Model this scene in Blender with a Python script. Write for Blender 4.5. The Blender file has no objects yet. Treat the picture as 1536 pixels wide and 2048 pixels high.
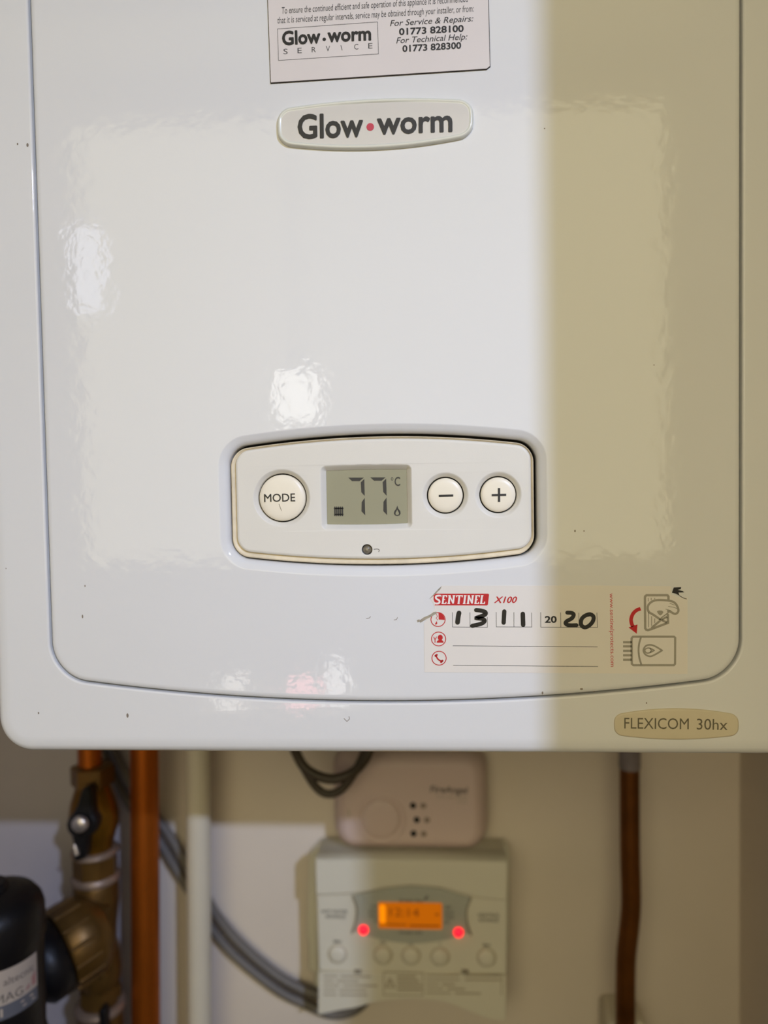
import bpy, math, random
from mathutils import Vector, Matrix
from mathutils.geometry import tessellate_polygon
random.seed(7)
S = bpy.context.scene
COL = S.collection
W, H, F = 1536.0, 2048.0, 1538.0
DIST = .415                                   # camera to boiler front, metres

# ------------------------------------------------------------------ camera
ex = Vector((25100, -366, -1538)).normalized()        # world X in camera axes (x right, y down, z forward)
dn = Vector((627, 39376, 1538)); dn = (dn - ex*dn.dot(ex)).normalized()
up = -dn
ey = up.cross(ex)
ROT = Matrix((ex, ey, up))                            # world = ROT @ camera
CAM = Vector((0, -DIST, 0))
c0, c1, c2 = ROT.col[0], ROT.col[1], ROT.col[2]
cd = bpy.data.cameras.new('camera'); cam = bpy.data.objects.new('camera', cd); COL.objects.link(cam)
Rm = Matrix((c0, -c1, -c2)).transposed()
cam.matrix_world = Matrix.Translation(CAM) @ Rm.to_4x4()
cd.sensor_fit = 'VERTICAL'; cd.sensor_height = 36.0; cd.lens = 36.0*F/H
cd.clip_start = .01; cd.clip_end = 50
cd.dof.use_dof = True; cd.dof.focus_distance = .417; cd.dof.aperture_fstop = 3.6
S.camera = cam

# ------------------------------------------------------------------ world, lights, exposure
w = bpy.data.worlds.new('world'); S.world = w; w.use_nodes = True
w.node_tree.nodes['Background'].inputs[0].default_value = (.75, .85, 1, 1)
w.node_tree.nodes['Background'].inputs[1].default_value = .3
S.view_settings.view_transform = 'Standard'; S.view_settings.look = 'None'
S.view_settings.exposure = 0; S.view_settings.gamma = 1; S.view_settings.use_curve_mapping = False

KEY = Vector((.978, -1.8, .93))                       # cool spot lamp head, up to the right behind the camera
kd = bpy.data.lights.new('spot_bulb', 'AREA'); kd.shape = 'DISK'; kd.size = .05
kd.energy = 2.45; kd.color = (.54, .66, 1.0); kd.spread = math.radians(50)
key = bpy.data.objects.new('spot_bulb', kd); COL.objects.link(key)
key.location = KEY
KDIR = (Vector((.0, 0, -.04)) - KEY).normalized()
key.rotation_euler = KDIR.to_track_quat('-Z', 'Y').to_euler()

FILL_RAD = (2.05, 1.90, 1.25)                             # radiance of the glowing panel added as warm fill

# ------------------------------------------------------------------ helpers
def at(px, py, Y=0.0):
    d = ROT @ Vector((px - W/2, py - H/2, F))
    return CAM + d*((Y - CAM.y)/d.y)
def A2(px, py, Y=0.0):
    p = at(px, py, Y); return (p.x, p.z)
def lin(c):
    return tuple((v/255/12.92 if v/255 <= .04045 else ((v/255+.055)/1.055)**2.4) for v in c)

def M(name, rgb, rough=.5, metal=0., spec=.5, bump=0., bscale=200., var=0., vscale=30., emit=None, estr=0., coat=0., trans=0.,
      grain=None, spots=None):
    m = bpy.data.materials.new(name); m.use_nodes = True
    nt = m.node_tree; b = nt.nodes['Principled BSDF']
    c = lin(rgb)
    b.inputs['Base Color'].default_value = (*c, 1)
    b.inputs['Roughness'].default_value = rough; b.inputs['Metallic'].default_value = metal
    b.inputs['Specular IOR Level'].default_value = spec
    b.inputs['Coat Weight'].default_value = coat; b.inputs['Coat Roughness'].default_value = .05
    tc = nt.nodes.new('ShaderNodeTexCoord')
    last = None
    if var:
        n = nt.nodes.new('ShaderNodeTexNoise'); n.inputs['Scale'].default_value = vscale; n.inputs['Detail'].default_value = 4
        nt.links.new(tc.outputs['Object'], n.inputs['Vector'])
        r = nt.nodes.new('ShaderNodeValToRGB')
        r.color_ramp.elements[0].position = .3; r.color_ramp.elements[1].position = .7
        r.color_ramp.elements[0].color = (*[max(0, x*(1-var)) for x in c], 1)
        r.color_ramp.elements[1].color = (*[min(1, x*(1+var)) for x in c], 1)
        nt.links.new(n.outputs['Fac'], r.inputs[0]); last = r.outputs[0]
    if spots:                                         # (threshold, scale, colour): sparse dirt specks
        th, sc, scol = spots
        v = nt.nodes.new('ShaderNodeTexNoise'); v.inputs['Scale'].default_value = sc; v.inputs['Detail'].default_value = 1
        nt.links.new(tc.outputs['Object'], v.inputs['Vector'])
        rr = nt.nodes.new('ShaderNodeValToRGB'); rr.color_ramp.elements[0].position = th; rr.color_ramp.elements[1].position = th+.02
        nt.links.new(v.outputs['Fac'], rr.inputs[0])
        mx = nt.nodes.new('ShaderNodeMixRGB'); mx.inputs[1].default_value = (*c, 1); mx.inputs[2].default_value = (*lin(scol), 1)
        nt.links.new(rr.outputs[0], mx.inputs[0])
        if last: nt.links.new(last, mx.inputs[1])
        last = mx.outputs[0]
    if last: nt.links.new(last, b.inputs['Base Color'])
    if bump:
        n2 = nt.nodes.new('ShaderNodeTexNoise'); n2.inputs['Scale'].default_value = bscale; n2.inputs['Detail'].default_value = 2
        nt.links.new(tc.outputs['Object'], n2.inputs['Vector'])
        bp = nt.nodes.new('ShaderNodeBump'); bp.inputs['Strength'].default_value = 1; bp.inputs['Distance'].default_value = bump
        nt.links.new(n2.outputs['Fac'], bp.inputs['Height']); nt.links.new(bp.outputs[0], b.inputs['Normal'])
        if coat: nt.links.new(bp.outputs[0], b.inputs['Coat Normal'])
    if trans: b.inputs['Transmission Weight'].default_value = trans
    if emit:
        b.inputs['Emission Color'].default_value = (*emit, 1); b.inputs['Emission Strength'].default_value = estr
    return m

enamel = M('white_enamel', (228, 228, 228), .055, spec=.4, bump=.00009, bscale=140, var=.01, vscale=8)
fascia_m = M('ivory_plastic', (229, 225, 215), .45, spec=.4, bump=.00002, bscale=2500, var=.012, vscale=40)
rim_m = M('aged_ivory_plastic', (226, 212, 184), .5, var=.1, vscale=120)
button_m = M('cream_plastic', (245, 236, 216), .35, var=.02, vscale=60)
dark_gap = M('dark_gap', (24, 21, 17), .8, var=.1)
ink = M('black_ink', (24, 22, 24), .5, var=.05)
ink_soft = M('dark_grey_ink', (52, 52, 54), .5, var=.05)
ink_grey = M('grey_ink', (160, 154, 140), .6, var=.04)
ink_red = M('red_ink', (196, 14, 26), .5, var=.04)
paper = M('sticker_paper', (226, 218, 214), .6, spec=.3, var=.02, vscale=25)
paper2 = M('sticker_paper_warm', (232, 226, 218), .5, spec=.3, var=.02, vscale=25)
paper_pink = M('white_print', (246, 236, 232), .5, var=.02)
card_edge = M('dark_card_edge', (44, 36, 30), .8, var=.1)
badge_m = M('badge_face', (214, 210, 204), .3, coat=.4, var=.02)
badge_rim = M('badge_rim', (226, 226, 214), .22, coat=.5, var=.02)
badge_red = M('badge_red', (202, 58, 84), .4, var=.02)
modelb_m = M('model_badge_gold', (214, 202, 174), .45, metal=.0, var=.03)
lcd_m = M('lcd_glass', (140, 138, 116), .16, spec=.5, var=.04, vscale=12)
lcd_ink = M('lcd_segment', (28, 30, 38), .4, var=.05)
lens_m = M('led_lens', (120, 112, 96), .15, var=.35, vscale=500, coat=.6)
wall_m = M('cream_wall_paint', (213, 200, 184), .8, spec=.2, bump=.0003, bscale=60, var=.03, vscale=9, spots=(.79, 38, (120, 96, 82)))
wallg_m = M('grey_wall', (168, 160, 160), .8, spec=.2, bump=.0003, bscale=60, var=.04, vscale=9, spots=(.74, 45, (100, 84, 80)))
room_m = M('room_wall_paint', (214, 200, 170), .8, spec=.2, var=.02, vscale=3)
ceil_m = M('ceiling_paint', (220, 210, 185), .8, spec=.2, var=.02, vscale=3)
floor_m = M('floor_vinyl', (150, 128, 98), .5, var=.08, vscale=5)
wood_m = M('painted_timber', (205, 196, 176), .5, var=.02)
copper = M('orange_copper', (184, 98, 28), .42, metal=.85, var=.12, vscale=14, bump=.0002, bscale=40)
copper_d = M('dull_brown_copper', (112, 66, 22), .42, metal=.75, var=.25, vscale=30, bump=.0002, bscale=60)
brass = M('tarnished_brass', (104, 76, 34), .42, metal=.6, var=.25, vscale=40, bump=.0003, bscale=120)
brass_l = M('pale_brass_edge', (136, 116, 100), .45, metal=.35, var=.15, vscale=60)  # paler, less metallic brass for the collar rings
brass_y = M('yellow_brass', (128, 90, 24), .33, metal=.8, var=.2, vscale=50)
white_pipe_m = M('cream_plastic_pipe', (205, 196, 176), .45, var=.02)
black_pl = M('black_plastic', (17, 16, 18), .42, spec=.35, bump=.0003, bscale=150, var=.2)
chrome = M('chrome_cap', (200, 190, 184), .3, metal=.8, var=.1, vscale=200)
cable_m = M('grey_cable_sheath', (104, 98, 92), .5, var=.08, vscale=40)
cable_d = M('dark_cable_sheath', (62, 52, 38), .5, var=.08, vscale=40)
alarm_m = M('pinkish_white_plastic', (202, 180, 172), .5, var=.01)
alarm_d = M('alarm_hole_dark', (30, 28, 24), .6, var=.05)
alarm_g = M('alarm_lens_grey', (140, 124, 112), .4, var=.05)
prog_m = M('programmer_plastic', (214, 208, 190), .5, var=.012)
prog_blue = M('programmer_grey_blue', (172, 172, 160), .5, var=.02)
prog_line = M('programmer_groove', (146, 138, 122), .7, var=.03)
prog_tint = M('instruction_print', (140, 122, 90), .6, var=.04)
lcd_orange = M('orange_backlight', (120, 55, 5), .3, emit=(.62, .145, .001), estr=.72, var=.1)
lcd_hot = M('orange_backlight_bright', (150, 80, 5), .3, emit=(1.0, .27, .001), estr=1.0, var=.1)
lcd_brown = M('orange_lcd_segment', (90, 36, 5), .5, emit=(.2, .04, 0), estr=.55, var=.1)
led_m = M('red_led', (200, 10, 20), .3, emit=(1.0, .004, .02), estr=2.2, var=.05)
ring_m = M('button_ring_plastic', (186, 176, 154), .6, var=.02)
tape_m = M('grey_tape', (120, 110, 112), .5, var=.2, vscale=80)
label_w = M('silver_label', (172, 160, 150), .5, var=.03)
label_g = M('slate_label_band', (92, 94, 104), .5, var=.03)
label_t = M('label_dark_print', (96, 90, 84), .6, var=.03)
label_r = M('label_red_print', (160, 118, 116), .6, var=.03)
glue_m = M('dirty_glue', (168, 158, 138), .7, var=.2, vscale=400, bump=.0004, bscale=900)
fill_m = M('warm_fill_glow', (230, 220, 190), .8, emit=FILL_RAD, estr=1.0, var=.02)  # glow of the invented window, fills the niche with warm light
glow_w = M('warm_highlight_glow', (240, 240, 230), .5, emit=(1, .97, .86), estr=9.0, var=.02)  # glow of the invented cylinders mirrored in the enamel
glow_b = M('cool_highlight_glow', (240, 240, 240), .5, emit=(.85, .88, 1.0), estr=6.0, var=.02)
metal_d = M('dark_lamp_metal', (60, 58, 56), .4, metal=.6, var=.05)

def root(name, loc, label, cat, group=None):
    o = bpy.data.objects.new(name, None); COL.objects.link(o); o.location = loc
    o.empty_display_size = .02; o['label'] = label; o['category'] = cat
    if group: o['group'] = group
    o['_r'] = 1
    return o
def rootloc(p):
    while p.parent: p = p.parent
    return Vector(p.location)

def ccw(l):
    a = sum(l[i][0]*l[(i+1) % len(l)][1] - l[(i+1) % len(l)][0]*l[i][1] for i in range(len(l)))
    return list(l) if a > 0 else list(reversed(l))
def offset(l, d):                                     # l is CCW; d > 0 goes inward
    n = len(l); out = []
    for i in range(n):
        a = Vector(l[i-1]); b = Vector(l[i]); c = Vector(l[(i+1) % n])
        u = (b-a).normalized(); v = (c-b).normalized()
        n1 = Vector((-u.y, u.x)); n2 = Vector((-v.y, v.x))
        m = (n1+n2); k = m.length
        m = m/k if k > 1e-6 else n1
        out.append(tuple(b + m*(d/max(.5, m.dot(n1)))))
    return out
def bulgebox(x0, x1, z0, z1, r, bt=0, bb=0, bl=0, br=0, n=26, k=8):
    # rounded rectangle with parabola-bulged edges, CCW in (x, z)
    def edge(p, q, b):
        p = Vector(p); q = Vector(q); d = q-p; nn = Vector((d.y, -d.x)).normalized()
        return [p + d*t + nn*b*4*t*(1-t) for t in [i/n for i in range(n+1)]]
    c = [(x0, z0), (x1, z0), (x1, z1), (x0, z1)]
    es = [edge(c[0], c[1], bb), edge(c[1], c[2], br), edge(c[2], c[3], bt), edge(c[3], c[0], bl)]
    tr = []
    for e in es:
        tot = sum((e[i+1]-e[i]).length for i in range(n)); rr = min(r, tot*.49)
        def walk(s):
            for i in range(n):
                L = (e[i+1]-e[i]).length
                if s <= L: return e[i] + (e[i+1]-e[i])*(s/L)
                s -= L
            return e[-1]
        m = n
        tr.append([walk(rr + (tot-2*rr)*j/m) for j in range(m+1)])
    out = []
    for i in range(4):
        e = tr[i]; f = tr[(i+1) % 4]; out += [tuple(p) for p in e]
        p0 = e[-1]; p3 = f[0]; t0 = (e[-1]-e[-2]).normalized(); t1 = (f[1]-f[0]).normalized()
        h = r*.5523; p1 = p0 + t0*h; p2 = p3 - t1*h
        for j in range(1, k):
            t = j/k
            out.append(tuple(p0*(1-t)**3 + p1*3*t*(1-t)**2 + p2*3*t*t*(1-t) + p3*t**3))
    return out
def circ(cx, cz, r, n=48, rz=None):
    rz = rz or r
    return [(cx + r*math.cos(2*math.pi*i/n), cz + rz*math.sin(2*math.pi*i/n)) for i in range(n)]
def catmull(pts, n=6, closed=False):
    P = [Vector(p) for p in pts]; N = len(P); out = []
    for i in range(N if closed else N-1):
        g = lambda k: P[k % N] if closed else P[max(0, min(N-1, k))]
        a, b, c, d = g(i-1), g(i), g(i+1), g(i+2)
        for j in range(n):
            t = j/n
            out.append(.5*((2*b) + (c-a)*t + (2*a-5*b+4*c-d)*t*t + (3*b-a-3*c+d)*t**3))
    if not closed: out.append(P[-1])
    return out

_tc = {}
def textmesh(s, bold=0., shear=0.):
    k = (s, bold, shear)
    if k not in _tc:
        c = bpy.data.curves.new('t', 'FONT'); c.body = s; c.size = 1; c.offset = bold; c.shear = shear; c.resolution_u = 3
        o = bpy.data.objects.new('t', c)
        me = bpy.data.meshes.new_from_object(o)
        vs = [(v.co.x, v.co.y) for v in me.vertices]; fs = [tuple(p.vertices) for p in me.polygons]
        bpy.data.objects.remove(o); bpy.data.curves.remove(c); bpy.data.meshes.remove(me)
        _tc[k] = (vs, fs)
    return _tc[k]
_capv, _ = textmesh('H'); CAPH = max(v[1] for v in _capv)

class MB:
    def __init__(s): s.v = []; s.f = []; s.sm = []
    def add(s, vs, fs, smooth=False):
        b = len(s.v); s.v += [tuple(v) for v in vs]
        s.f += [tuple(b+i for i in f) for f in fs]; s.sm += [smooth]*len(fs); return s
    def build(s, name, mat, parent=None, loc=None, label=None, wn=False, weld=True):
        base = rootloc(parent) if parent else Vector(loc or (0, 0, 0))
        me = bpy.data.meshes.new(name)
        me.from_pydata([tuple(Vector(v)-base) for v in s.v], [], s.f); me.validate()
        me.polygons.foreach_set('use_smooth', s.sm[:len(me.polygons)]) if len(me.polygons) == len(s.sm) else None
        me.materials.append(mat)
        o = bpy.data.objects.new(name, me); COL.objects.link(o)
        if parent: o.parent = parent
        else: o.location = base
        if label: o['label'] = label
        if wn or weld:
            import bmesh
            bm = bmesh.new(); bm.from_mesh(me)
            if wn:
                bmesh.ops.remove_doubles(bm, verts=bm.verts, dist=1e-6)
                bmesh.ops.recalc_face_normals(bm, faces=bm.faces)
            bm.to_mesh(me); bm.free()
        if wn:
            md = o.modifiers.new('wn', 'WEIGHTED_NORMAL'); md.mode = 'FACE_AREA'; md.weight = 60; md.thresh = .01
        me.update()
        return o
    # --- flat shapes in the plane y = Y, given as (x, z)
    def poly(s, l, Y, holes=()):
        ls = [ccw(l)] + [ccw(h) for h in holes]
        vs = [Vector((x, z, 0)) for q in ls for x, z in q]
        tr = tessellate_polygon([[Vector((x, z, 0)) for x, z in q] for q in ls])
        fs = []
        for a, b, c in tr:
            n = (vs[b]-vs[a]).cross(vs[c]-vs[a]).z
            fs.append((a, b, c) if n > 0 else (a, c, b))
        return s.add([(v.x, Y, v.y) for v in vs], fs, True)
    def loft(s, loops, closed=True, smooth=True):
        n = len(loops[0]); vs = [p for l in loops for p in l]; fs = []
        for k in range(len(loops)-1):
            for i in range(n if closed else n-1):
                j = (i+1) % n
                fs.append((k*n+i, k*n+j, (k+1)*n+j, (k+1)*n+i))
        return s.add(vs, fs, smooth)
    def plate(s, outer, prof, holes=(), back=False):
        # prof: [(inset, y), ...] from the back edge to the front face; holes: [(loop, prof)]
        outer = ccw(outer)
        L = [[(x, y, z) for x, z in offset(outer, d)] for d, y in prof]
        s.loft(L)
        hs = []
        for hl, hp in holes:
            hl = ccw(hl)
            s.loft([[(x, y, z) for x, z in offset(hl, -d)] for d, y in hp]); hs.append(offset(hl, -hp[-1][0]))
        s.poly(offset(outer, prof[-1][0]), prof[-1][1], hs)
        if back: s.poly(offset(outer, prof[0][0]), prof[0][1])
        return s
    def stroke(s, pts, wd, Y, cap=True):
        P = [Vector(p) for p in pts]; n = len(P); h = wd/2; a = []; b = []
        for i in range(n):
            u = (P[i]-P[i-1]).normalized() if i else None
            v = (P[i+1]-P[i]).normalized() if i < n-1 else None
            u = u or v; v = v or u
            n1 = Vector((-u.y, u.x)); n2 = Vector((-v.y, v.x)); m = n1+n2
            m = m.normalized() if m.length > 1e-6 else n1
            k = h/max(.45, m.dot(n1))
            a.append(P[i]+m*k); b.append(P[i]-m*k)
        vs = [(p.x, Y, p.y) for q in zip(a, b) for p in q]
        s.add(vs, [(2*i, 2*i+1, 2*i+3, 2*i+2) for i in range(n-1)])
        if cap:
            for j, p in enumerate((P[0], P[-1])):
                c = circ(p.x, p.y, h, 12); s.add([(x, Y-1e-5*(j+1), z) for x, z in c], [tuple(range(12))])
        return s
    def pxstroke(s, pts, wpx, Y=0., cap=True, smooth=0):
        q = [A2(x, y, Y) for x, y in pts]
        if smooth: q = [tuple(p) for p in catmull(q, smooth)]
        return s.stroke(q, wpx*(Y+DIST)/F, Y, cap)
    def pxpoly(s, pts, Y=0., holes=()):
        return s.poly([A2(x, y, Y) for x, y in pts], Y, [[A2(x, y, Y) for x, y in h] for h in holes])
    def text(s, st, p0, p1, cap, Y=0., bold=0., shear=0., fit=True, mapper=None):
        # baseline from pixel p0 to pixel p1 (ink extent), cap height in pixels
        vs, fs = textmesh(st, 0, shear)
        nv = len(vs)
        if bold > 0 and not mapper:                                  # embolden with copies shifted round a small circle
            n0 = len(vs); k = 8 if bold > .008 else 4; V = list(vs); FS = list(fs)
            for i in range(k):
                a = 2*math.pi*(i+.5)/k; V += [(x+bold*math.cos(a), y+bold*math.sin(a)) for x, y in vs]
                FS += [tuple(q+n0*(i+1) for q in f) for f in fs]
            vs, fs = V, FS
        x0 = min(v[0] for v in vs); x1 = max(v[0] for v in vs)
        if mapper: return s.add([mapper((v[0]-x0)/(x1-x0), v[1]/CAPH) for v in vs], fs)
        A = Vector(A2(*p0, Y)); B = Vector(A2(*p1, Y)); d = B-A; u = d.normalized(); n = Vector((-u.y, u.x))
        h = cap*(Y+DIST)/F/CAPH
        out = []
        for x, y in vs:
            p = A + d*((x-x0)/(x1-x0)) + n*(y*h); out.append((p.x, Y - 1.2e-5*(len(out)//nv), p.y))
        return s.add(out, fs)
    # --- solids
    def box(s, x0, x1, y0, y1, z0, z1):
        v = [(x, y, z) for x in (x0, x1) for y in (y0, y1) for z in (z0, z1)]
        return s.add(v, [(0, 1, 3, 2), (4, 6, 7, 5), (0, 4, 5, 1), (2, 3, 7, 6), (0, 2, 6, 4), (1, 5, 7, 3)])
    def lathe(s, c, ax, prof, n=40, smooth=True, cap=True, rot=0.):
        # prof: [(distance along axis, radius)]
        c = Vector(c); ax = Vector(ax).normalized()
        t = Vector((0, 0, 1)) if abs(ax.z) < .9 else Vector((1, 0, 0))
        a = ax.cross(t).normalized(); b = ax.cross(a)
        L = [[c + ax*d + (a*math.cos(rot+2*math.pi*i/n) + b*math.sin(rot+2*math.pi*i/n))*r for i in range(n)] for d, r in prof]
        s.loft(L, True, smooth)
        if cap:
            s.add(L[0], [tuple(range(n))]); s.add(L[-1], [tuple(reversed(range(n)))])
        return s
    def tube(s, pts, r, n=16, sub=8, cap=True):
        P = catmull(pts, sub) if sub else [Vector(p) for p in pts]
        L = []; ref = None
        for i, p in enumerate(P):
            t = (P[min(i+1, len(P)-1)] - P[max(i-1, 0)]).normalized()
            if ref is None:
                ref = t.cross(Vector((0, 1, 0.01))).normalized()
            ref = (ref - t*ref.dot(t)).normalized(); b = t.cross(ref)
            L.append([p + (ref*math.cos(2*math.pi*k/n) + b*math.sin(2*math.pi*k/n))*r for k in range(n)])
        s.loft(L)
        if cap: s.add(L[0], [tuple(range(n))]); s.add(L[-1], [tuple(reversed(range(n)))])
        return s

def struct(name, mb, mat, loc=None, parent=None):
    o = mb.build(name, mat, parent, loc)
    if not parent: o['kind'] = 'structure'
    return o

# ------------------------------------------------------------------ the room and the cupboard niche
WB = .30; SR = .2795; SL = -.47; JY = -.43
ZF, ZC = -1.3, 1.25; RX0, RX1, RY = -1.8, 1.8, -1.95
split = at(292, 1800, WB).x
bkl = struct('wall_back', MB().box(SL, SR, WB, WB+.1, ZF, ZC), wall_m, (0, WB, 0))
bpl = MB().box(SL, split, WB-.0006, WB+.0002, ZF, ZC).build('grey_wall_strip', wallg_m, bkl); bpl['label'] = 'greyer strip of wall behind the left pipes'  # greyer tone on the wall left of the copper pipe
struct('wall_right', MB().box(SR, SR+.06, JY, WB+.1, ZF, ZC), wall_m, (SR, 0, 0))
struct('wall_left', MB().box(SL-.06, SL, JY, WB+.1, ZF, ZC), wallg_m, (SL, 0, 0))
struct('trim_1', MB().box(SR+.06, RX1, JY, JY+.06, ZF, ZC), room_m, (1, JY, 0))
struct('trim_2', MB().box(RX0, SL-.06, JY, JY+.06, ZF, ZC), room_m, (-1, JY, 0))
struct('trim_3', MB().box(SL, SR, JY, JY+.06, .515, ZC), wood_m, (0, JY, .515))
struct('shade_rail', MB().box(SL, SR, JY-.02, JY, ZF, -.42), wood_m, (0, JY, ZF))  # unseen rail added to hold back low room light from the wall
struct('floor', MB().box(RX0-.1, RX1+.1, RY-.1, WB+.1, ZF-.05, ZF), floor_m, (0, -.8, ZF))
struct('ceiling', MB().box(RX0-.1, RX1+.1, RY-.1, WB+.1, ZC, ZC+.05), ceil_m, (0, -.8, ZC))
struct('wall_west', MB().box(RX0-.1, RX0, RY, JY+.06, ZF, ZC), room_m, (RX0, -1, 0))
struct('wall_east', MB().box(RX1, RX1+.1, RY, JY+.06, ZF, ZC), room_m, (RX1, -1, 0))
wx0, wx1, wz0, wz1 = -1.10, .715, -.24, 1.12
mb = MB()
mb.box(RX0-.1, wx0, RY-.1, RY, ZF, ZC).box(wx1, RX1+.1, RY-.1, RY, ZF, ZC)
mb.box(wx0, wx1, RY-.1, RY, ZF, wz0).box(wx0, wx1, RY-.1, RY, wz1, ZC)
struct('wall_front', mb, room_m, (0, RY, 0))
t = .03
mb = MB()
mb.box(wx0, wx0+t, RY-.09, RY-.05, wz0, wz1).box(wx1-t, wx1, RY-.09, RY-.05, wz0, wz1)
mb.box(wx0+t, wx1-t, RY-.09, RY-.05, wz0, wz0+t).box(wx0+t, wx1-t, RY-.09, RY-.05, wz1-t, wz1)
win = struct('fill_window_1', mb, wood_m, (0, RY, 0))
MB().box(wx0, wx1, RY-.046, RY-.042, wz0, wz1).build('fill_panel', fill_m, win)  # invented window's glowing sheet, added for warm fill and the bright reflection

# unseen emitters added for highlights on the enamel, then the cool spot lamp
def lamp(name, c, r, h, gm, label):  # invented glowing cylinder on a cord, there only for its reflection
    o = root(name, (c[0], c[1], ZC), label, 'lamp')
    MB().lathe((c[0], c[1], c[2]-h/2), (0, 0, 1), [(0, r*.9), (.004, r), (h-.004, r), (h, r*.9)], 32).build('glow_shape', gm, o)
    MB().lathe((c[0], c[1], c[2]+h/2), (0, 0, 1), [(0, r*.8), (.02, r*.35), (.03, .003), (ZC-c[2]-h/2-.02, .003), (ZC-c[2]-h/2-.02, .04), (ZC-c[2]-h/2, .04)], 20).build('cord', metal_d, o)
lamp('highlight_emitter', (-.329, -1.5, .2146), .052, .12, glow_w, 'unseen warm white glowing cylinder added for a highlight on the boiler front')
lamp('highlight_emitter', (-.853, -1.5, .547), .036, .20, glow_b, 'unseen cool white glowing cylinder added for a highlight on the boiler front')
TY = -1.6; kx = (DIST-TY)/DIST
def mirror(px, py): p = at(px, py, 0); return Vector((p.x*kx, TY, p.z*kx))
table_z = mirror(600, 1392).z
tbo = root('emitter_table', (-.36, TY, ZF), 'unseen small painted table added to hold the glowing shapes behind the camera', 'table')  # invented table, out of view, carries the small emitters
MB().box(-.64, -.10, TY-.15, TY+.15, table_z-.03, table_z).build('tabletop', wood_m, tbo)
for lx in (-.61, -.13):
    for ly in (TY-.12, TY+.12): MB().box(lx-.02, lx+.02, ly-.02, ly+.02, ZF, table_z-.03).build('leg', wood_m, tbo)
def glint_emitter(c, wd, z0, h, m, lb):  # invented glowing shape, mirrored as a small highlight low on the boiler
    o = root('glint_emitter', (c.x, TY, z0), lb, 'glint_emitter')
    MB().lathe((c.x, TY, z0), (0, 0, 1), [(0, wd*.4), (h*.3, wd*.5), (h*.8, wd*.45), (h, wd*.25)], 24).build('glow_shape', m, o)
glint_emitter(mirror(672, 1340), .05, table_z, .095, M('glint_white_glow', (240, 240, 235), .5, emit=(1, 1, .96), estr=6, var=.05), 'unseen tall white glowing shape added for a low highlight on the boiler')
glint_emitter(mirror(605, 1370), .085, table_z, .038, M('glint_pink_glow', (240, 180, 180), .5, emit=(1, .38, .40), estr=9, var=.05), 'unseen low pink glowing shape added for a low highlight on the boiler')
glint_emitter(mirror(462, 1325), .07, table_z, .05, M('glint_cream_glow', (240, 236, 220), .5, emit=(1, .96, .86), estr=5, var=.05), 'unseen low cream glowing shape added for a low highlight on the boiler')
sp = root('spot_lamp', (KEY.x, KEY.y, ZC), 'dark metal spot lamp on a ceiling stem aimed at the boiler', 'lamp')
MB().lathe(KEY - KDIR*.10, KDIR, [(0, .012), (.005, .03), (.105, .04), (.105, .037), (.02, .026)], 28, cap=False).build('lamp_shade', metal_d, sp)
q = KEY - KDIR*.10
MB().lathe((q.x, q.y, q.z), (0, 0, 1), [(0, .006), (ZC-q.z-.02, .006), (ZC-q.z-.02, .04), (ZC-q.z, .04)], 16).build('stem', metal_d, sp)
key.parent = sp; key.location = KEY - Vector(sp.location)

# ------------------------------------------------------------------ the boiler
BX0, BX1, BZ0, BZ1 = -.2478, .1970, -.1499, .56
boiler = root('boiler', (-.0254, .15, BZ0), 'white enamelled wall-hung boiler with a control panel and stickers on its front', 'boiler')
seam = bulgebox(-.2144, .1636, -.1068, .50, .0205, bb=.0140, n=40, k=14)
body_o = bulgebox(BX0, BX1, BZ0, BZ1, .020, n=30, k=12)
MB().plate(body_o, [(0, WB-.002), (0, .0075), (.0008, .0045), (.0025, .0020), (.005, .0007), (.0085, .0002), (.010, .0002)],
           holes=[(seam, [(0, .012), (0, .0012), (.0003, .0006), (.0008, .0003), (.0012, .0002)])], back=True
           ).build('casing', enamel, boiler, wn=True)
MB().box(BX0+.012, BX1-.012, .03, WB-.004, BZ0-.0025, BZ0+.001).build('underside_absorber', M('bounce_absorber', (52, 48, 44), .7, var=.1), boiler, label='unseen dark underside plate added to cut bounce light')  # hidden dark plate added to darken the wall and alarm below
MB().poly(offset(ccw(seam), -.002), .0118).build('casing_inner_tray', dark_gap, boiler)
lip = bulgebox(-.1160, .0622, -.0445, .0245, .0145, bt=.0070, bb=.0066, n=30, k=12)
LW = .0052
door_in = offset(ccw(seam), .0009)
MB().plate(door_in, [(0, .011), (0, .0026), (.0004, .0014), (.0011, .0006), (.0020, .00015), (.0030, 0), (.0035, 0)],
           holes=[(offset(ccw(lip), LW), [(0, .0105), (0, .0048), (.0003, .0034), (.0009, .0023), (.0018, .0015), (.0029, .0009), (.0040, .00045), (LW-.0005, .0001), (LW, 0), (LW+.0004, 0)])]
           ).build('front_panel', enamel, boiler, wn=True)
inner = offset(ccw(lip), LW+.0004)
MB().plate(offset(inner, .0005), [(0, .0112), (0, .0078)], back=True).build('recess_gasket', dark_gap, boiler)
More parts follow.
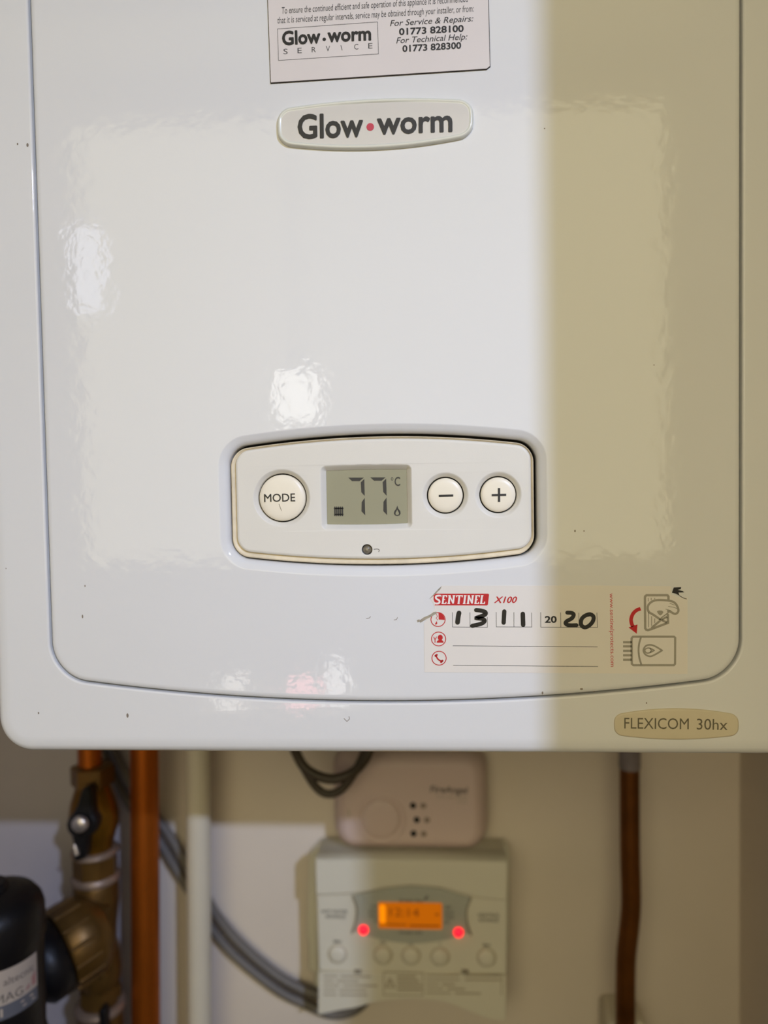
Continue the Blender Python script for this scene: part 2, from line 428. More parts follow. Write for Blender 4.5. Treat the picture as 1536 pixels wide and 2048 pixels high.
# control fascia, with holes for the screen and buttons
fas = [(x-.0004, z-.0003) for x, z in offset(inner, .0007)]
bt_mode = (-.0818, -.0078, .0128); bt_minus = (.0079, -.0078, .0094); bt_plus = (.0364, -.0079, .0094)
led_c = (-.0353, -.0368, .0030)
bez = bulgebox(-.0574, -.0130, -.0228, .0066, .0003, bt=.0004, bb=.0004, n=10, k=4)
FY = .0030                                            # fascia front
scr_hole = [(0, FY+.005), (0, FY+.0035), (.0002, FY+.0032), (.0016, FY+.0014), (.0024, FY+.0004), (.0030, FY)]
bh = [(0, FY+.006), (0, FY+.0026), (.0004, FY+.0019), (.0014, FY+.0008), (.0020, FY+.0002), (.0026, FY)]
holes = [(bez, scr_hole)]
for cx, cz, r in (bt_mode, bt_minus, bt_plus): holes.append((circ(cx, cz, r+.0007, 60), bh))
holes.append((circ(led_c[0], led_c[1], led_c[2]-.0001, 28), [(0, FY+.004), (0, FY+.0004), (.0002, FY)]))
fasS = [(x+.0007, z+.0009) for x, z in fas]
fascia = MB().plate(fasS, [(.0022, .0108), (.0022, FY+.0010), (.0026, FY+.0004), (.0034, FY), (.0038, FY)], holes).build('control_fascia', fascia_m, boiler, wn=True, label='ivory plastic control fascia')
rim = MB(); L = []
for d, y, q in [(0, .0108, 0), (0, FY+.0020, 0), (.0004, FY+.0013, .1), (.0010, FY+.0013, .5), (.0014, FY+.0022, .8), (.0023, FY+.0028, 1)]:
    L.append([(x+.0007*q, y, z+.0009*q) for x, z in offset(fas, d)])
rim.loft(L).build('fascia_rim', rim_m, fascia, wn=True, label='yellowed ivory rim')
MB().poly(offset(fas, .0024), FY+.0062).build('fascia_backing', dark_gap, fascia)
# scuffed strip jammed in the gap over the fascia
MB().plate([A2(x, y, .002) for x, y in ((752, 850), (790, 847.5), (834, 848.5), (834, 855), (806, 857), (780, 854), (756, 852.5))],
           [(0, .0040), (0, .0016), (.0003, .0012)]).build('scuffed_strip', M('scuffed_beige', (205, 180, 150), .7, var=.12, vscale=400), boiler, label='scuffed beige strip at the gap')
def button(c, s, draw):
    cx, cz, r = c
    mb = MB()
    prof = [(0, r), (.0040, r), (.0047, r*.985), (.0052, r*.95), (.0056, r*.86), (.0058, r*.7), (.00592, r*.4), (.00596, r*.01)]
    mb.lathe((cx, FY+.0064, cz), (0, -1, 0), prof, 60, cap=False)
    b = mb.build('button', button_m, boiler, label=s)
    pm = MB(); draw(pm, FY+.00030); pm.build('lettering', ink, b)
    return b
YB = FY-.0005
def d_mode(m, Y):
    m.text('MODE', (528.5, 1004), (590.5, 1002.5), 15.8, Y, bold=.008)
    m.pxstroke([(558, 1008), (561, 1016), (563, 1021)], .7, Y)
b1 = button(bt_mode, 'large cream mode button', d_mode)
b2 = button(bt_minus, 'cream minus button', lambda m, Y: m.pxpoly([(877.5, 989.6), (906.5, 988.8), (906.5, 993.2), (877.5, 994)], Y))
b3 = button(bt_plus, 'cream plus button', lambda m, Y: (m.pxpoly([(983.5, 988.2), (1012.5, 987.4), (1012.5, 991.8), (983.5, 992.6)], Y), m.pxpoly([(995.8, 976), (1000.4, 976), (1000.4, 1004), (995.8, 1004)], Y-.00002)))
# led
MB().lathe((led_c[0], FY+.004, led_c[1]), (0, -1, 0), [(0, .0026), (.0022, .0025), (.0030, .0018), (.0033, .0006)], 28).build('indicator_lens', lens_m, fascia, label='small clear indicator lens')
MB().pxstroke([(748, 1098.5), (755, 1098), (758.5, 1100), (757.5, 1103.5)], 1.2, FY-.00005, smooth=4).build('scratch_mark', ink, fascia)
# display
disp = MB().plate(bez, [(0, FY+.0050), (0, FY+.0036)], back=True).build('display', lcd_m, boiler, label='grey-green liquid crystal display reading 77 degrees')
YD = FY+.0035
Z5 = lambda u, v: (500+u/4.655, 920+v/4.655)
seg = MB()
for pts in ([(915, 164), (1060, 164), (1020, 197), (950, 197)], [(1064, 176), (1068, 335), (1036, 300), (1031, 208)],
            [(1068, 352), (1073, 515), (1038, 478), (1040, 392)],
            [(1120, 162), (1262, 162), (1225, 193), (1155, 193)], [(1268, 172), (1272, 333), (1240, 298), (1235, 206)],
            [(1271, 350), (1276, 513), (1241, 476), (1243, 388)]):
    seg.pxpoly([Z5(*p) for p in pts], YD)
seg.text('C', Z5(1346, 240), Z5(1398, 240), 17.3, YD, bold=.012)
seg.build('display_digits', lcd_ink, disp)
ic = MB()
for k in range(5):
    x = 790+k*17.5; ic.pxstroke([Z5(x, 440), Z5(x+1, 516)], 3.1, YD)
ic.pxstroke([Z5(784, 452), Z5(868, 450)], 2, YD); ic.pxstroke([Z5(786, 506), Z5(868, 505)], 2, YD)
ic.build('radiator_icon', lcd_ink, disp)
dg = MB(); cc = [Z5(1323+9*math.cos(a), 176+13*math.sin(a)) for a in [i*math.pi/8 for i in range(17)]]
dg.pxstroke(cc, .9, YD); dg.build('degree_mark', lcd_ink, disp)
fl = MB()
fl.pxpoly([Z5(*p) for p in ((1371, 425), (1380, 452), (1399, 476), (1402, 498), (1392, 516), (1371, 522), (1349, 516), (1339, 497), (1344, 476), (1360, 455))], YD,
          [[Z5(*p) for p in ((1370, 462), (1382, 482), (1388, 499), (1380, 511), (1368, 513), (1356, 506), (1356, 490), (1364, 476))]])
fl.build('flame_icon', lcd_ink, disp)

# maker's badge over the panel
bo = bulgebox(-.0775, .0238, .1806, .1994, .0058, bt=.0030, bb=.0044, bl=.0014, br=.0014, n=30, k=12)
badge = MB().plate(bo, [(0, .0001), (0, -.0012), (.0004, -.0021), (.0011, -.0026), (.0019, -.0025), (.0024, -.0019)]).build('logo_badge', badge_rim, boiler, wn=True, label='oval maker badge with raised rim')
MB().poly(offset(ccw(bo), .00235), -.00192).build('badge_face', badge_m, badge, label='pearly grey badge face')
YL = -.0021
lg = MB()
lg.text('Glow', (595.5, 277.0), (726.5, 272.0), 45, YL, bold=.026)
lg.text('worm', (754, 268.0), (905, 262.5), 43, YL, bold=.026)
lg.build('lettering', M('logo_ink', (30, 30, 34), .45, var=.05), badge)
cxy = A2(740.5, 253.8, YL); MB().poly(circ(*cxy, .0020, 28), YL).build('logo_dot', badge_red, badge, label='red logo dot')
# model badge bottom right
mo = bulgebox(.0972, .1608, -.1379, -.1268, .0032, bt=.0034, bb=.0024, bl=.0008, br=.0008, n=24, k=8)
mbd = MB().plate(mo, [(0, .0003), (0, -.0002), (.0004, -.0006), (.0010, -.0007)]).build('model_badge', modelb_m, boiler, wn=True, label='pale gold oval model badge')
m_ = MB(); m_.text('FLEXICOM', (1248.5, 1457), (1377.5, 1458.5), 21.5, -.0008, bold=.0); m_.text('30hx', (1393.5, 1459), (1455, 1460), 21.5, -.0008, bold=0.)
m_.build('lettering', M('olive_ink', (104, 96, 76), .5, var=.05), mbd)

# service sticker at the top
sA, sB = Vector(A2(542.5, 166.5)), Vector(A2(979.5, 138.5)); du = (sB-sA).normalized(); nu = Vector((-du.y, du.x))
s_out = [tuple(sA), tuple(sA.lerp(sB, .985)), tuple(sB + nu*.0012), tuple(sB + nu*.075), tuple(sA + nu*.075)]
sv = MB().plate(s_out, [(0, .0), (0, -.0009)]).build('service_sticker', paper, boiler, label='white printed service card sticker')
MB().plate(offset(ccw(s_out), -.00035), [(0, .0), (0, -.0006)]).build('card_edge', card_edge, sv, label='dark cut edge of the card')
YS = -.00095
Zs = lambda u, v: (520+u/3.2, v/3.2)
t1 = MB()
t1.text('To ensure the continued efficient and safe operation of this appliance it is recommended', Zs(140, 88), Zs(1332, 12), 12.4, YS, bold=.0, shear=.12)
t1.text('that it is serviced at regular intervals, service may be obtained through your installer, or from:', Zs(112, 150), Zs(1368, 74), 12.4, YS, bold=.0, shear=.12)
t1.text('For Service & Repairs:', Zs(832, 168), Zs(1366, 136), 11.2, YS, bold=.006, shear=.25)
t1.text('For Technical Help:', Zs(872, 278), Zs(1328, 252), 11.2, YS, bold=.006, shear=.25)
t1.build('small_print', ink, sv)
t2 = MB()
t2.text('01773 828100', Zs(890, 224), Zs(1304, 202), 12.2, YS, bold=.03)
t2.text('01773 828300', Zs(912, 332), Zs(1288, 310), 12.0, YS, bold=.03)
t2.text('Glow', Zs(142, 288), Zs(388, 273), 25.5, YS, bold=.036)
t2.text('worm', Zs(432, 268), Zs(712, 256), 25.5, YS, bold=.036)
t2.poly(circ(*A2(*Zs(411, 252), YS), .00095, 20), YS)
t2.build('bold_print', ink, sv)
t3 = MB()
for i, ch in enumerate('SERVICE'):
    x = 150 + 90.5*i; y = 347 - i*6.0
    wch = 4 if ch == 'I' else 27
    x += 12 if ch == 'I' else 0
    t3.text(ch, Zs(x, y), Zs(x+wch, y-1.2), 10.3, YS, bold=.0)
t3.build('spaced_lettering', ink_soft, sv)
t4 = MB(); bxp = [Zs(112, 185), Zs(752, 140), Zs(758, 345), Zs(118, 387)]
for i in range(4): t4.pxstroke([bxp[i], bxp[(i+1) % 4]], .9, YS)
t4.build('logo_frame', ink_soft, sv)

# dosing record sticker at the lower right
Z3 = lambda u, v: (840+u/5.486, 1160+v/5.486)
Z4 = lambda u, v: (1120+u/5.486, 1160+v/5.486)
YK, YT = -.00018, -.00024
so = [Z3(238, 62), Z3(180, 130), Z3(130, 170), Z3(118, 215), Z3(150, 260), Z3(160, 320), Z3(120, 360), Z3(70, 440), Z3(44, 470), Z3(50, 1010),
      Z4(1398, 1030), Z4(1398, 190), Z4(1300, 190), Z4(1220, 160), Z4(1215, 68), Z4(400, 60)]
ds = MB().plate([A2(*p) for p in so], [(0, 0), (0, YK)]).build('dosing_sticker', paper2, boiler, label='white and red dosing record sticker')
PR = lambda m, n: m.build(n, ink_red, ds)
r_ = MB()
# red logo block: parallelogram with the rounded right end, ragged left end
r_.pxpoly([Z3(150, 165), Z3(175, 150), Z3(748, 150), Z3(758, 160), Z3(745, 270), Z3(734, 280), Z3(158, 278), Z3(168, 262), Z3(150, 215)], YT)
PR(r_, 'logo_block'); r_ = MB()
r_.text('X100', Z3(812, 250), Z3(1066, 250), 12.2, YT, bold=.02, shear=.3); PR(r_, 'product_code'); r_ = MB()
r_.text('www.sentinelprotects.com', 0, 0, 0, YT, bold=.01, mapper=lambda a, b: (lambda p: (p[0], YT, p[1]))(A2(*Z4(545 + a*12 + b*44, 147 + a*805), YT)))
PR(r_, 'web_address')
ri = [MB(), MB(), MB()]
for (cy, cx), r_ in zip(((434, 198), (647, 204), (858, 209)), ri):
    r_.pxstroke([Z3(cx+78*math.cos(k*math.pi/20), cy+76*math.sin(k*math.pi/20)) for k in range(41)], 1.7, YT)
r_ = ri[0]
r_.pxpoly([Z3(205, 434)] + [Z3(198+72*math.cos(k), 434+72*math.sin(k)) for k in [-1.5+j*.26 for j in range(7)]], YT)
r_.pxpoly([Z3(165, 480)] + [Z3(x, y) for x, y in ((185, 450), (190, 480), (172, 492))], YT)
r_.pxstroke([Z3(178, 372), Z3(192, 400), Z3(176, 418), Z3(196, 440)], .9, YT)
r_ = ri[1]
r_.pxpoly([Z3(222+28*math.cos(k*math.pi/8), 632+32*math.sin(k*math.pi/8)) for k in range(16)], YT)
r_.pxpoly([Z3(x, y) for x, y in ((182, 688), (186, 670), (206, 658), (240, 658), (256, 672), (260, 688))], YT-.00001)
r_.pxstroke([Z3(165, 684), Z3(165, 650)], 1.7, YT); r_.pxstroke([Z3(152, 626), Z3(158, 646), Z3(172, 646), Z3(180, 624)], 1.6, YT)
r_ = ri[2]
r_.pxstroke([Z3(176, 832), Z3(192, 862), Z3(212, 880), Z3(240, 892)], 3.0, YT, smooth=5)
r_.pxstroke([Z3(170, 832), Z3(184, 822)], 4.2, YT); r_.pxstroke([Z3(232, 900), Z3(246, 886)], 4.2, YT)
PR(ri[0], 'dosing_icon'); PR(ri[1], 'engineer_icon'); PR(ri[2], 'telephone_icon'); r_ = MB()
arc = [Z4(x, y) for x, y in ((884, 315), (840, 332), (805, 365), (786, 405), (780, 440), (788, 485), (802, 510))]
r_.pxstroke(arc, 7.2, YT, cap=False, smooth=5)
r_.pxpoly([Z4(752, 520), Z4(850, 488), Z4(842, 590)], YT)
PR(r_, 'curved_arrow')
# slab letters SENTINEL in white, stroke built
sl = MB(); YW = YT-.00006
def slab(ch, x, w_):
    # local box: x..x+w_, rows 166..262 in zoom units, sheared to the right
    g = {'S': [[(.95, .12), (.95, .02), (.55, 0), (.15, .06), (.12, .28), (.35, .45), (.72, .56), (.9, .76), (.8, .95), (.4, 1), (.08, .96), (.06, .84)]],
         'E': [[(.25, 0), (.25, 1)], [(.0, 0), (.95, 0), (.95, .2)], [(0, 1), (.95, 1), (.95, .8)], [(.25, .5), (.7, .5)]],
         'N': [[(.2, 0), (.2, 1)], [(.2, 0), (.8, 1)], [(.8, 0), (.8, 1)], [(0, 0), (.35, 0)], [(0, 1), (.4, 1)], [(.6, 0), (1, 0)]],
         'T': [[(.5, 0), (.5, 1)], [(0, .2), (0, 0), (1, 0), (1, .2)], [(.3, 1), (.7, 1)]],
         'I': [[(.5, 0), (.5, 1)], [(.05, 0), (.95, 0)], [(.05, 1), (.95, 1)]],
         'L': [[(.3, 0), (.3, 1)], [(.05, 0), (.6, 0)], [(.05, 1), (.98, 1), (.98, .75)]]}[ch]
    for st in g:
        vert = len(st) == 2 and abs(st[0][0]-st[1][0]) < .05
        pts = [Z3(x + a*w_ + (1-b)*10, 172 + b*86) for a, b in st]
        sl.pxstroke(pts, (3.6 if (vert or ch == 'S') else 2.6 if (ch == 'N' and st[0][1] != st[1][1]) else 2.0), YW-8e-6*g.index(st), cap=False, smooth=(4 if ch == 'S' else 0))
for ch, x, w_ in zip('SENTINEL', (160, 236, 300, 392, 468, 512, 596, 654), (58, 50, 78, 62, 34, 72, 48, 54)): slab(ch, x, w_)
sl.build('logo_lettering', paper_pink, ds)
k_ = MB()
for pts in ([(355, 355), (357, 516), (740, 518), (738, 405)], [(548, 356), (549, 516)], [(836, 352), (838, 515), (1226, 516), (1224, 358)], [(1031, 354), (1031, 515)],
            [(1324, 354), (1325, 517), (1545, 518)]): k_.pxstroke([Z3(*p) for p in pts], .9, YT, cap=False)
for pts in ([(0, 518), (410, 520), (405, 358)], [(8, 356), (10, 518)], [(206, 360), (208, 519)]): k_.pxstroke([Z4(*p) for p in pts], .9, YT, cap=False)
k_.pxstroke([Z3(360, 722), Z4(412, 734)], 1.0, YT, cap=False); k_.pxstroke([Z3(364, 936), Z4(417, 949)], 1.0, YT, cap=False)
k_.build('ruled_lines', ink_soft, ds)
mk = M('marker_ink', (10, 9, 10), .4, var=.1); YH = YT-.00004
for pts, wd in (([(428, 362), (420, 400), (412, 465)], 9.6), ([(925, 345), (922, 400), (918, 468)], 8.6), ([(1128, 372), (1130, 430), (1132, 492)], 9.0)):
    MB().pxstroke([Z3(*p) for p in pts], wd, YH, smooth=4).build('handwritten_digit', mk, ds)
HD = lambda m: m.build('handwritten_digit', mk, ds)
HD(MB().pxstroke([Z3(*p) for p in ((616, 330), (670, 336), (716, 352), (715, 378), (660, 402), (620, 418), (690, 428), (708, 452), (670, 480), (574, 503))], 8.4, YH, smooth=6))
HD(MB().pxstroke([Z4(*p) for p in ((80, 358), (130, 362), (150, 382), (130, 420), (75, 452), (62, 476), (95, 496), (180, 496))], 8.0, YH, smooth=6))
HD(MB().pxstroke([Z4(*p) for p in ((330, 376), (275, 392), (236, 432), (232, 490), (270, 520), (320, 500), (362, 450), (366, 400), (330, 376), (290, 384))], 8.0, YH-.00002, smooth=6))
MB().text('20', Z3(1370, 467), Z3(1500, 467), 12.6, YH, bold=.03).build('printed_year', ink, ds)
g_ = MB()
def gl(pts, wd=4.6, sm=0): g_.pxstroke([Z4(*p) for p in pts], wd, YT, smooth=sm)
gl([(1190, 215), (1190, 182), (1180, 168), (1165, 167), (950, 167), (934, 180), (932, 195), (935, 530), (945, 545), (965, 550), (1000, 540), (1185, 470), (1183, 380)], 4.6)
gl([(1010, 520), (1110, 437), (1180, 470)], 4.2); gl([(1110, 437), (1183, 400)], 4.0)
gl([(1095, 430), (1030, 385), (975, 350), (962, 300), (985, 255), (1040, 225), (1120, 220), (1220, 232), (1270, 262), (1298, 320), (1292, 355), (1260, 372), (1215, 350), (1185, 340)], 4.4, 5)
gl([(1095, 430), (1125, 405), (1160, 380), (1190, 355)], 2.4, 4); gl([(1190, 290), (1250, 300), (1280, 312)], 1.3); gl([(1205, 255), (1255, 275)], 1.3); gl([(1160, 320), (1215, 335)], 1.3)
for x, y0, y1 in ((968, 200, 232), (1000, 200, 220), (1040, 200, 214), (972, 350, 515), (1005, 400, 500), (1040, 425, 470)): gl([(x, y0), (x, y1)], 1.5)
g_.pxpoly([Z4(*p) for p in ((1062, 345), (1085, 334), (1120, 336), (1135, 352), (1118, 380), (1098, 390), (1080, 375))], YT-.00001)
gl([(800, 622), (1250, 622), (1264, 634), (1262, 920), (1250, 935), (805, 935), (788, 920), (786, 640), (800, 622)], 4.2)
gl([(890, 622), (868, 700), (862, 780), (872, 860), (895, 935)], 3.6, 4)
for y in (683, 728, 777, 826, 875): gl([(695, y), (785, y)], 4.2) if False else g_.pxstroke([Z4(692, y), Z4(785, y)], 4.4, YT, cap=False)
gl([(1120, 773), (1040, 725), (985, 712), (940, 725), (915, 770), (935, 815), (985, 838), (1040, 820), (1120, 773)], 3.4, 4)
gl([(1035, 773), (985, 748), (945, 752), (930, 775), (950, 800), (985, 798), (1035, 773)], 2.6, 4)
gl([(985, 748), (1005, 773), (985, 798)], 2.0)
g_.build('grey_line_drawing', ink_grey, ds, label='grey pictogram of a hand, sachet and boiler')
tb = MB(); tb.pxpoly([Z4(*p) for p in ((1248, 82), (1330, 78), (1325, 100), (1290, 108), (1350, 122), (1362, 136), (1300, 138), (1312, 172), (1270, 150), (1228, 140), (1240, 105))], YT)
tb.pxstroke([Z4(1312, 172), Z4(1350, 196), Z4(1388, 208)], 1.2, YT)
tb.build('torn_black_flake', ink, boiler, label='black torn flake at the sticker corner')
for l, hh in (([(0, 470), (0, 440), (40, 410), (100, 385), (150, 350), (180, 345), (185, 365), (130, 400), (70, 430), (30, 455)], .0004),
              ([(100, 210), (140, 165), (190, 110), (240, 62), (225, 100), (175, 150), (130, 190)], .0003), ([(-35, 440), (-5, 430), (0, 455), (-25, 465)], .0003)):
    MB().plate([A2(*Z3(*p)) for p in l], [(0, 0), (.0001, -hh)]).build('glue_residue', glue_m, boiler, label='grubby torn edge and glue beside the sticker')
# chips and specks in the enamel
chip_m = M('chip_grey', (134, 122, 108), .7, var=.1)
for x, y, a, b in ((35, 288, 2, 3), (55, 290, 3, 5), (1089, 257, 1.6, 1.6), (1308, 730, 1.4, 1.4), (1085, 1386, 2, 4), (1163, 1378, 4, 2.2), (1150, 1062, 2, 3), (1168, 1062, 1.5, 2), (165, 1233, 2, 5), (255, 1431, 3, 6),
                   (77, 1426, 2, 3), (170, 1172, 1.5, 3), (1293, 1406, 1.5, 2.5), (1188, 1383, 2.2, 1.2), (12, 1137, 1, 2)):
    yy = .0001 if (x < 100 or y > 1402) else -.0001
    p = at(x, y, yy); m = DIST/F
    MB().poly(circ(p.x, p.z, a*m*.8, 9, b*m*.8), yy).build('chip_mark', chip_m, boiler)
for pts in ([(733, 1237), (739, 1236), (741, 1233)], [(788, 1240), (793, 1239), (795, 1235)], [(688, 1437), (694, 1443), (699, 1438), (698, 1433)]):
    MB().pxstroke(pts, 1.1, -.0001 if pts[0][1] < 1400 else .0001).build('chip_mark', chip_m, boiler)

# ------------------------------------------------------------------ pipes under the boiler
def vpipe(name, x0, y0, x1, y1, Y, wpx, mat, label, cat='pipe', ztop=-.12):
    a = at(x0, y0, Y); b = at(x1, y1, Y); r = wpx/2*(Y+DIST)/F
    d = (b-a)/(b.z-a.z); top = a + d*(ztop-a.z)
    o = root(name, (b.x, Y, b.z-.15), label, cat)
    bot = b + d*(-.15)
    MB().tube([top, a, b, bot], r, 32, 0).build('pipe_run', mat, o)
    return o, r
cp, cr = vpipe('copper_pipe', 289, 1520, 292, 2040, .25, 58, copper, 'bright orange copper pipe between the brass valves and the cream pipe')
for yy in (1735, 1800):
    p = at(272, yy, .25); 
wp, wr = vpipe('plastic_pipe', 396, 1520, 399, 2040, .262, 50, white_pipe_m, 'cream plastic pipe running down between copper pipe and grey cable')
# right pipe, bent near its foot
P = [at(1259, 1440, .25), at(1259, 1520, .25), at(1260, 1700, .25), at(1262, 1800, .25), at(1259, 1850, .25), at(1253, 1905, .25), at(1251, 1960, .25), at(1251, 2060, .25), at(1251, 2120, .25)]
rp = root('copper_pipe', P[-1], 'dull brown copper pipe with a slight bend at the right of the programmer', 'pipe')
MB().tube(P, 39/2*.665/F, 32, 6).build('pipe_run', copper_d, rp)
a = at(1259, 1500, .25); MB().lathe((a.x, .25, a.z+.012), (0, 0, -1), [(0, .0090), (.026, .0093), (.028, .0088)], 28).build('tape_wrap', tape_m, rp, label='grey tape around the pipe top')
a = at(1247, 1998, .262)
b0 = bulgebox(a.x-.0135, a.x+.0205, a.z-.10, a.z-.021, .006, n=10, k=6)
slv = root('pipe_boot', (a.x, .29, a.z-.10), 'white plastic boot where the dull brown copper pipe enters', 'pipe boot')
MB().plate(b0, [(0, .2998), (0, .266), (.001, .263), (.003, .262)], back=True).build('boot_body', white_pipe_m, slv, wn=True)

# brass valve column
VY = .235; ax_ = at(192, 1760, VY); VX = ax_.x
Zr = lambda row, Y=VY, x=192: at(x, row, Y).z
R = lambda hw, Y=VY: hw*(Y+DIST)/F
def col(rows):
    z0 = Zr(rows[0][0]); return (VX, VY, z0), (0, 0, -1), [(z0-Zr(r), R(h)) for r, h in rows]
st = root('copper_pipe', (VX, VY, Zr(1545)), 'short copper stub rising from the brass valve into the boiler', 'pipe')
MB().lathe((VX-.002, VY, Zr(1545)), (0, 0, 1), [(0, R(24)), (.12, R(24))], 28).build('pipe_run', copper, st)
vv = root('isolating_valve', (VX, VY, Zr(1757)), 'tarnished brass isolating valve with a black lever under the boiler', 'valve')
MB().lathe(*col([(1528, 30), (1531, 44), (1566, 44), (1570, 36)]), 6, smooth=False, rot=.3).build('compression_nut', brass, vv)
MB().lathe(*col([(1568, 34), (1580, 38), (1600, 45), (1625, 50), (1648, 50), (1668, 43), (1690, 37), (1712, 36)]), 40).build('valve_body', brass_y, vv)
MB().lathe(*col([(1694, 40), (1698, 48), (1703, 49), (1706, 45)]), 40).build('collar_ring', brass_l, vv, label='pale ring')
MB().lathe(*col([(1704, 45), (1746, 45)]), 8, smooth=False, rot=.2).build('union_nut', brass, vv)
MB().lathe(*col([(1744, 44), (1750, 49), (1757, 49), (1760, 44)]), 40).build('collar_ring', brass_l, vv, label='pale ring')
# lever
LY = VY - R(50) - .004
lev = MB(); lo = [A2(x, y, LY) for x, y in ((168, 1576), (184, 1574), (188, 1600), (190, 1622), (198, 1640), (192, 1662), (180, 1672), (176, 1700), (172, 1714), (152, 1716), (150, 1680), (146, 1665), (140, 1640), (150, 1622), (158, 1606))]
lo = [tuple(p) for p in catmull(lo, 4, True)]
lev.plate(lo, [(0, LY+.006), (0, LY-.002), (.0006, LY-.004), (.002, LY-.005)], back=True)
q = at(163, 1644, LY); lev.lathe((q.x, LY-.004, q.z), (0, -1, 0), [(0, .010), (.004, .009), (.006, .007)], 24)
lev.lathe((q.x, LY+.02, q.z), (0, -1, 0), [(0, .006), (.02, .006)], 16)
lvo = lev.build('lever', black_pl, vv, label='black plastic lever')
q = at(161, 1647, LY-.01); MB().lathe((q.x, LY-.010, q.z), (0, -1, 0), [(0, .0068), (.003, .0066), (.0042, .005), (.0046, .001)], 24).build('lever_screw', chrome, lvo, label='chrome lever screw')
q = at(155, 1708, LY-.005); MB().lathe((q.x, LY-.006, q.z), (-.2, 0, 1), [(0, .0022), (.005, .0018), (.009, .0006)], 12).build('lever_tip_mark', chrome, lvo)
# tee below
tee = root('brass_tee', (VX, VY, Zr(2000)), 'large tarnished brass tee joining the black filter to the column', 'pipe fitting')
MB().lathe(*col([(1758, 43), (1764, 46), (1800, 46), (1850, 40), (1880, 38), (1900, 44), (1930, 48), (1955, 46), (1966, 40)]), 40).build('tee_body', brass, tee)
# crossing webs of the body
wb = MB()
for sgn in (1, -1):
    a = Vector((VX - sgn*R(30), VY-R(34), Zr(1790))); b = Vector((VX + sgn*R(26), VY-R(34), Zr(1930)))
    wb.tube([a, a.lerp(b, .5)+Vector((0, -.004, 0)), b], R(13), 14, 6)
wb.build('tee_rib', brass, tee)
aD = Vector((-.66, -.72, -.22)).normalized(); hub = at(176, 1866, .215)
MB().lathe(hub - aD*.012, aD, [(0, R(60)), (.008, R(76)), (.012, .0340), (.034, .0340), (.036, .031)], 44).build('union_ring', brass, tee, label='broad brass union ring')
kn = MB()
for k in range(14):
    ang = 2*math.pi*k/14
    t_ = aD.cross(Vector((0, 0, 1))).normalized(); b_ = aD.cross(t_)
    c = hub + (t_*math.cos(ang) + b_*math.sin(ang))*.0337
    kn.lathe(c + aD*.002, aD, [(0, .0016), (.022, .0016)], 6)
kn.build('ring_ridges', brass, tee)
MB().lathe(*col([(1966, 46), (1990, 46)]), 6, smooth=False, rot=.5).build('lower_nut', brass, tee)
MB().lathe(*col([(1988, 38), (2010, 38)]), 30).build('neck', brass, tee)
lv = root('isolating_valve', (VX, VY, Zr(2150)), 'lower brass valve with a black lever at the foot of the picture', 'valve')
MB().lathe(*col([(2002, 40), (2006, 51), (2014, 52), (2018, 48)]), 40).build('collar_ring', brass_l, lv, label='pale ring')
MB().lathe(*col([(2016, 47), (2060, 48), (2150, 44)]), 40).build('valve_body', brass, lv)
lo = bulgebox(*(lambda a, b: (a[0], b[0], b[1], a[1]))(A2(198, 2018, VY-.024), A2(214, 2110, VY-.024)), .003, n=6, k=5)
MB().plate(lo, [(0, VY-.016), (0, VY-.024), (.001, VY-.025)], back=True).build('lever', black_pl, lv, label='black plastic lever')

# black magnetic filter
FYc = .130; FX = at(-14, 1870, FYc).x; fr = 100*(FYc+DIST)/F
zt = at(-14, 1808, FYc).z
flt = root('magnetic_filter', (FX, FYc, zt-.26), 'black cylindrical filter canister with a silver label at the lower left corner', 'filter')
MB().lathe((FX, FYc, zt), (0, 0, -1), [(-.012, .004), (-.011, fr*.5), (-.006, fr*.85), (0, fr*.98), (.006, fr*1.03), (.026, fr*1.03), (.030, fr*.99), (.075, fr*.985), (.10, fr*.97), (.112, fr*1.05), (.26, fr*1.05)], 56).build('canister', black_pl, flt)
MB().lathe((FX, FYc, zt+.005), (0, 0, 1), [(0, fr*.35), (.010, fr*.33), (.012, fr*.28)], 24).build('bleed_cap', black_pl, flt)
h2 = hub + aD*.0245
MB().lathe(h2, aD, [(0, .028), (.002, .0328), (.018, .0328), (.024, .028), (.07, .022)], 44).build('inlet_flange', black_pl, flt)
def cylpt(ang, z, rr): return (FX + rr*math.sin(ang), FYc - rr*math.cos(ang), z)
def wrap(a0, a1, z0, z1, rr, n=20):
    L = [[cylpt(a0+(a1-a0)*i/n, z, rr) for i in range(n+1)] for z in (z0, z1)]
    return MB().loft(L, closed=False)
lr = fr*1.0
zl = at(66, 1904, FYc-.005).z
A0, A1 = -.4, 1.46; z1, z2, z3 = zl, zl-.0255, zl-.036
lab = wrap(A0, A1, z1, z2, lr).build('canister_label', label_w, flt, label='silver label with dark and red print')
wrap(A0, A1, z2, z3, lr).build('label_band', label_g, lab, label='slate grey lower band')
lt = MB(); lt.text('altecnic', 0, 0, 0, bold=.02, mapper=lambda a, b: cylpt(.70+a*.66, z1-.0115+b*.0052, lr+.0002)); lt.build('label_lettering', label_t, lab)
lt = MB(); lt.text('TIMAG', 0, 0, 0, bold=0, mapper=lambda a, b: cylpt(.28+a*.80, z1-.0235+b*.0062, lr+.0002)); lt.build('label_lettering', label_t, lab)
lt = MB(); lt.poly([(0, 0)]*3, 0) if False else None
tri = [(1.12, 0), (1.40, .0), (1.40, .010)]
lt.add([cylpt(a, z1-.0225+z, lr+.0003) for a, z in tri], [(0, 1, 2)]); lt.build('label_red_mark', label_r, lab, label='faded red mark')
lt = MB()
for k, aa in enumerate((1.02, 1.06)): lt.add([cylpt(aa+x, z2-.004-.0035*k+z, lr+.0003) for x, z in ((0, 0), (.3, 0), (.3, .0012), (0, .0012))], [(0, 1, 2, 3)])
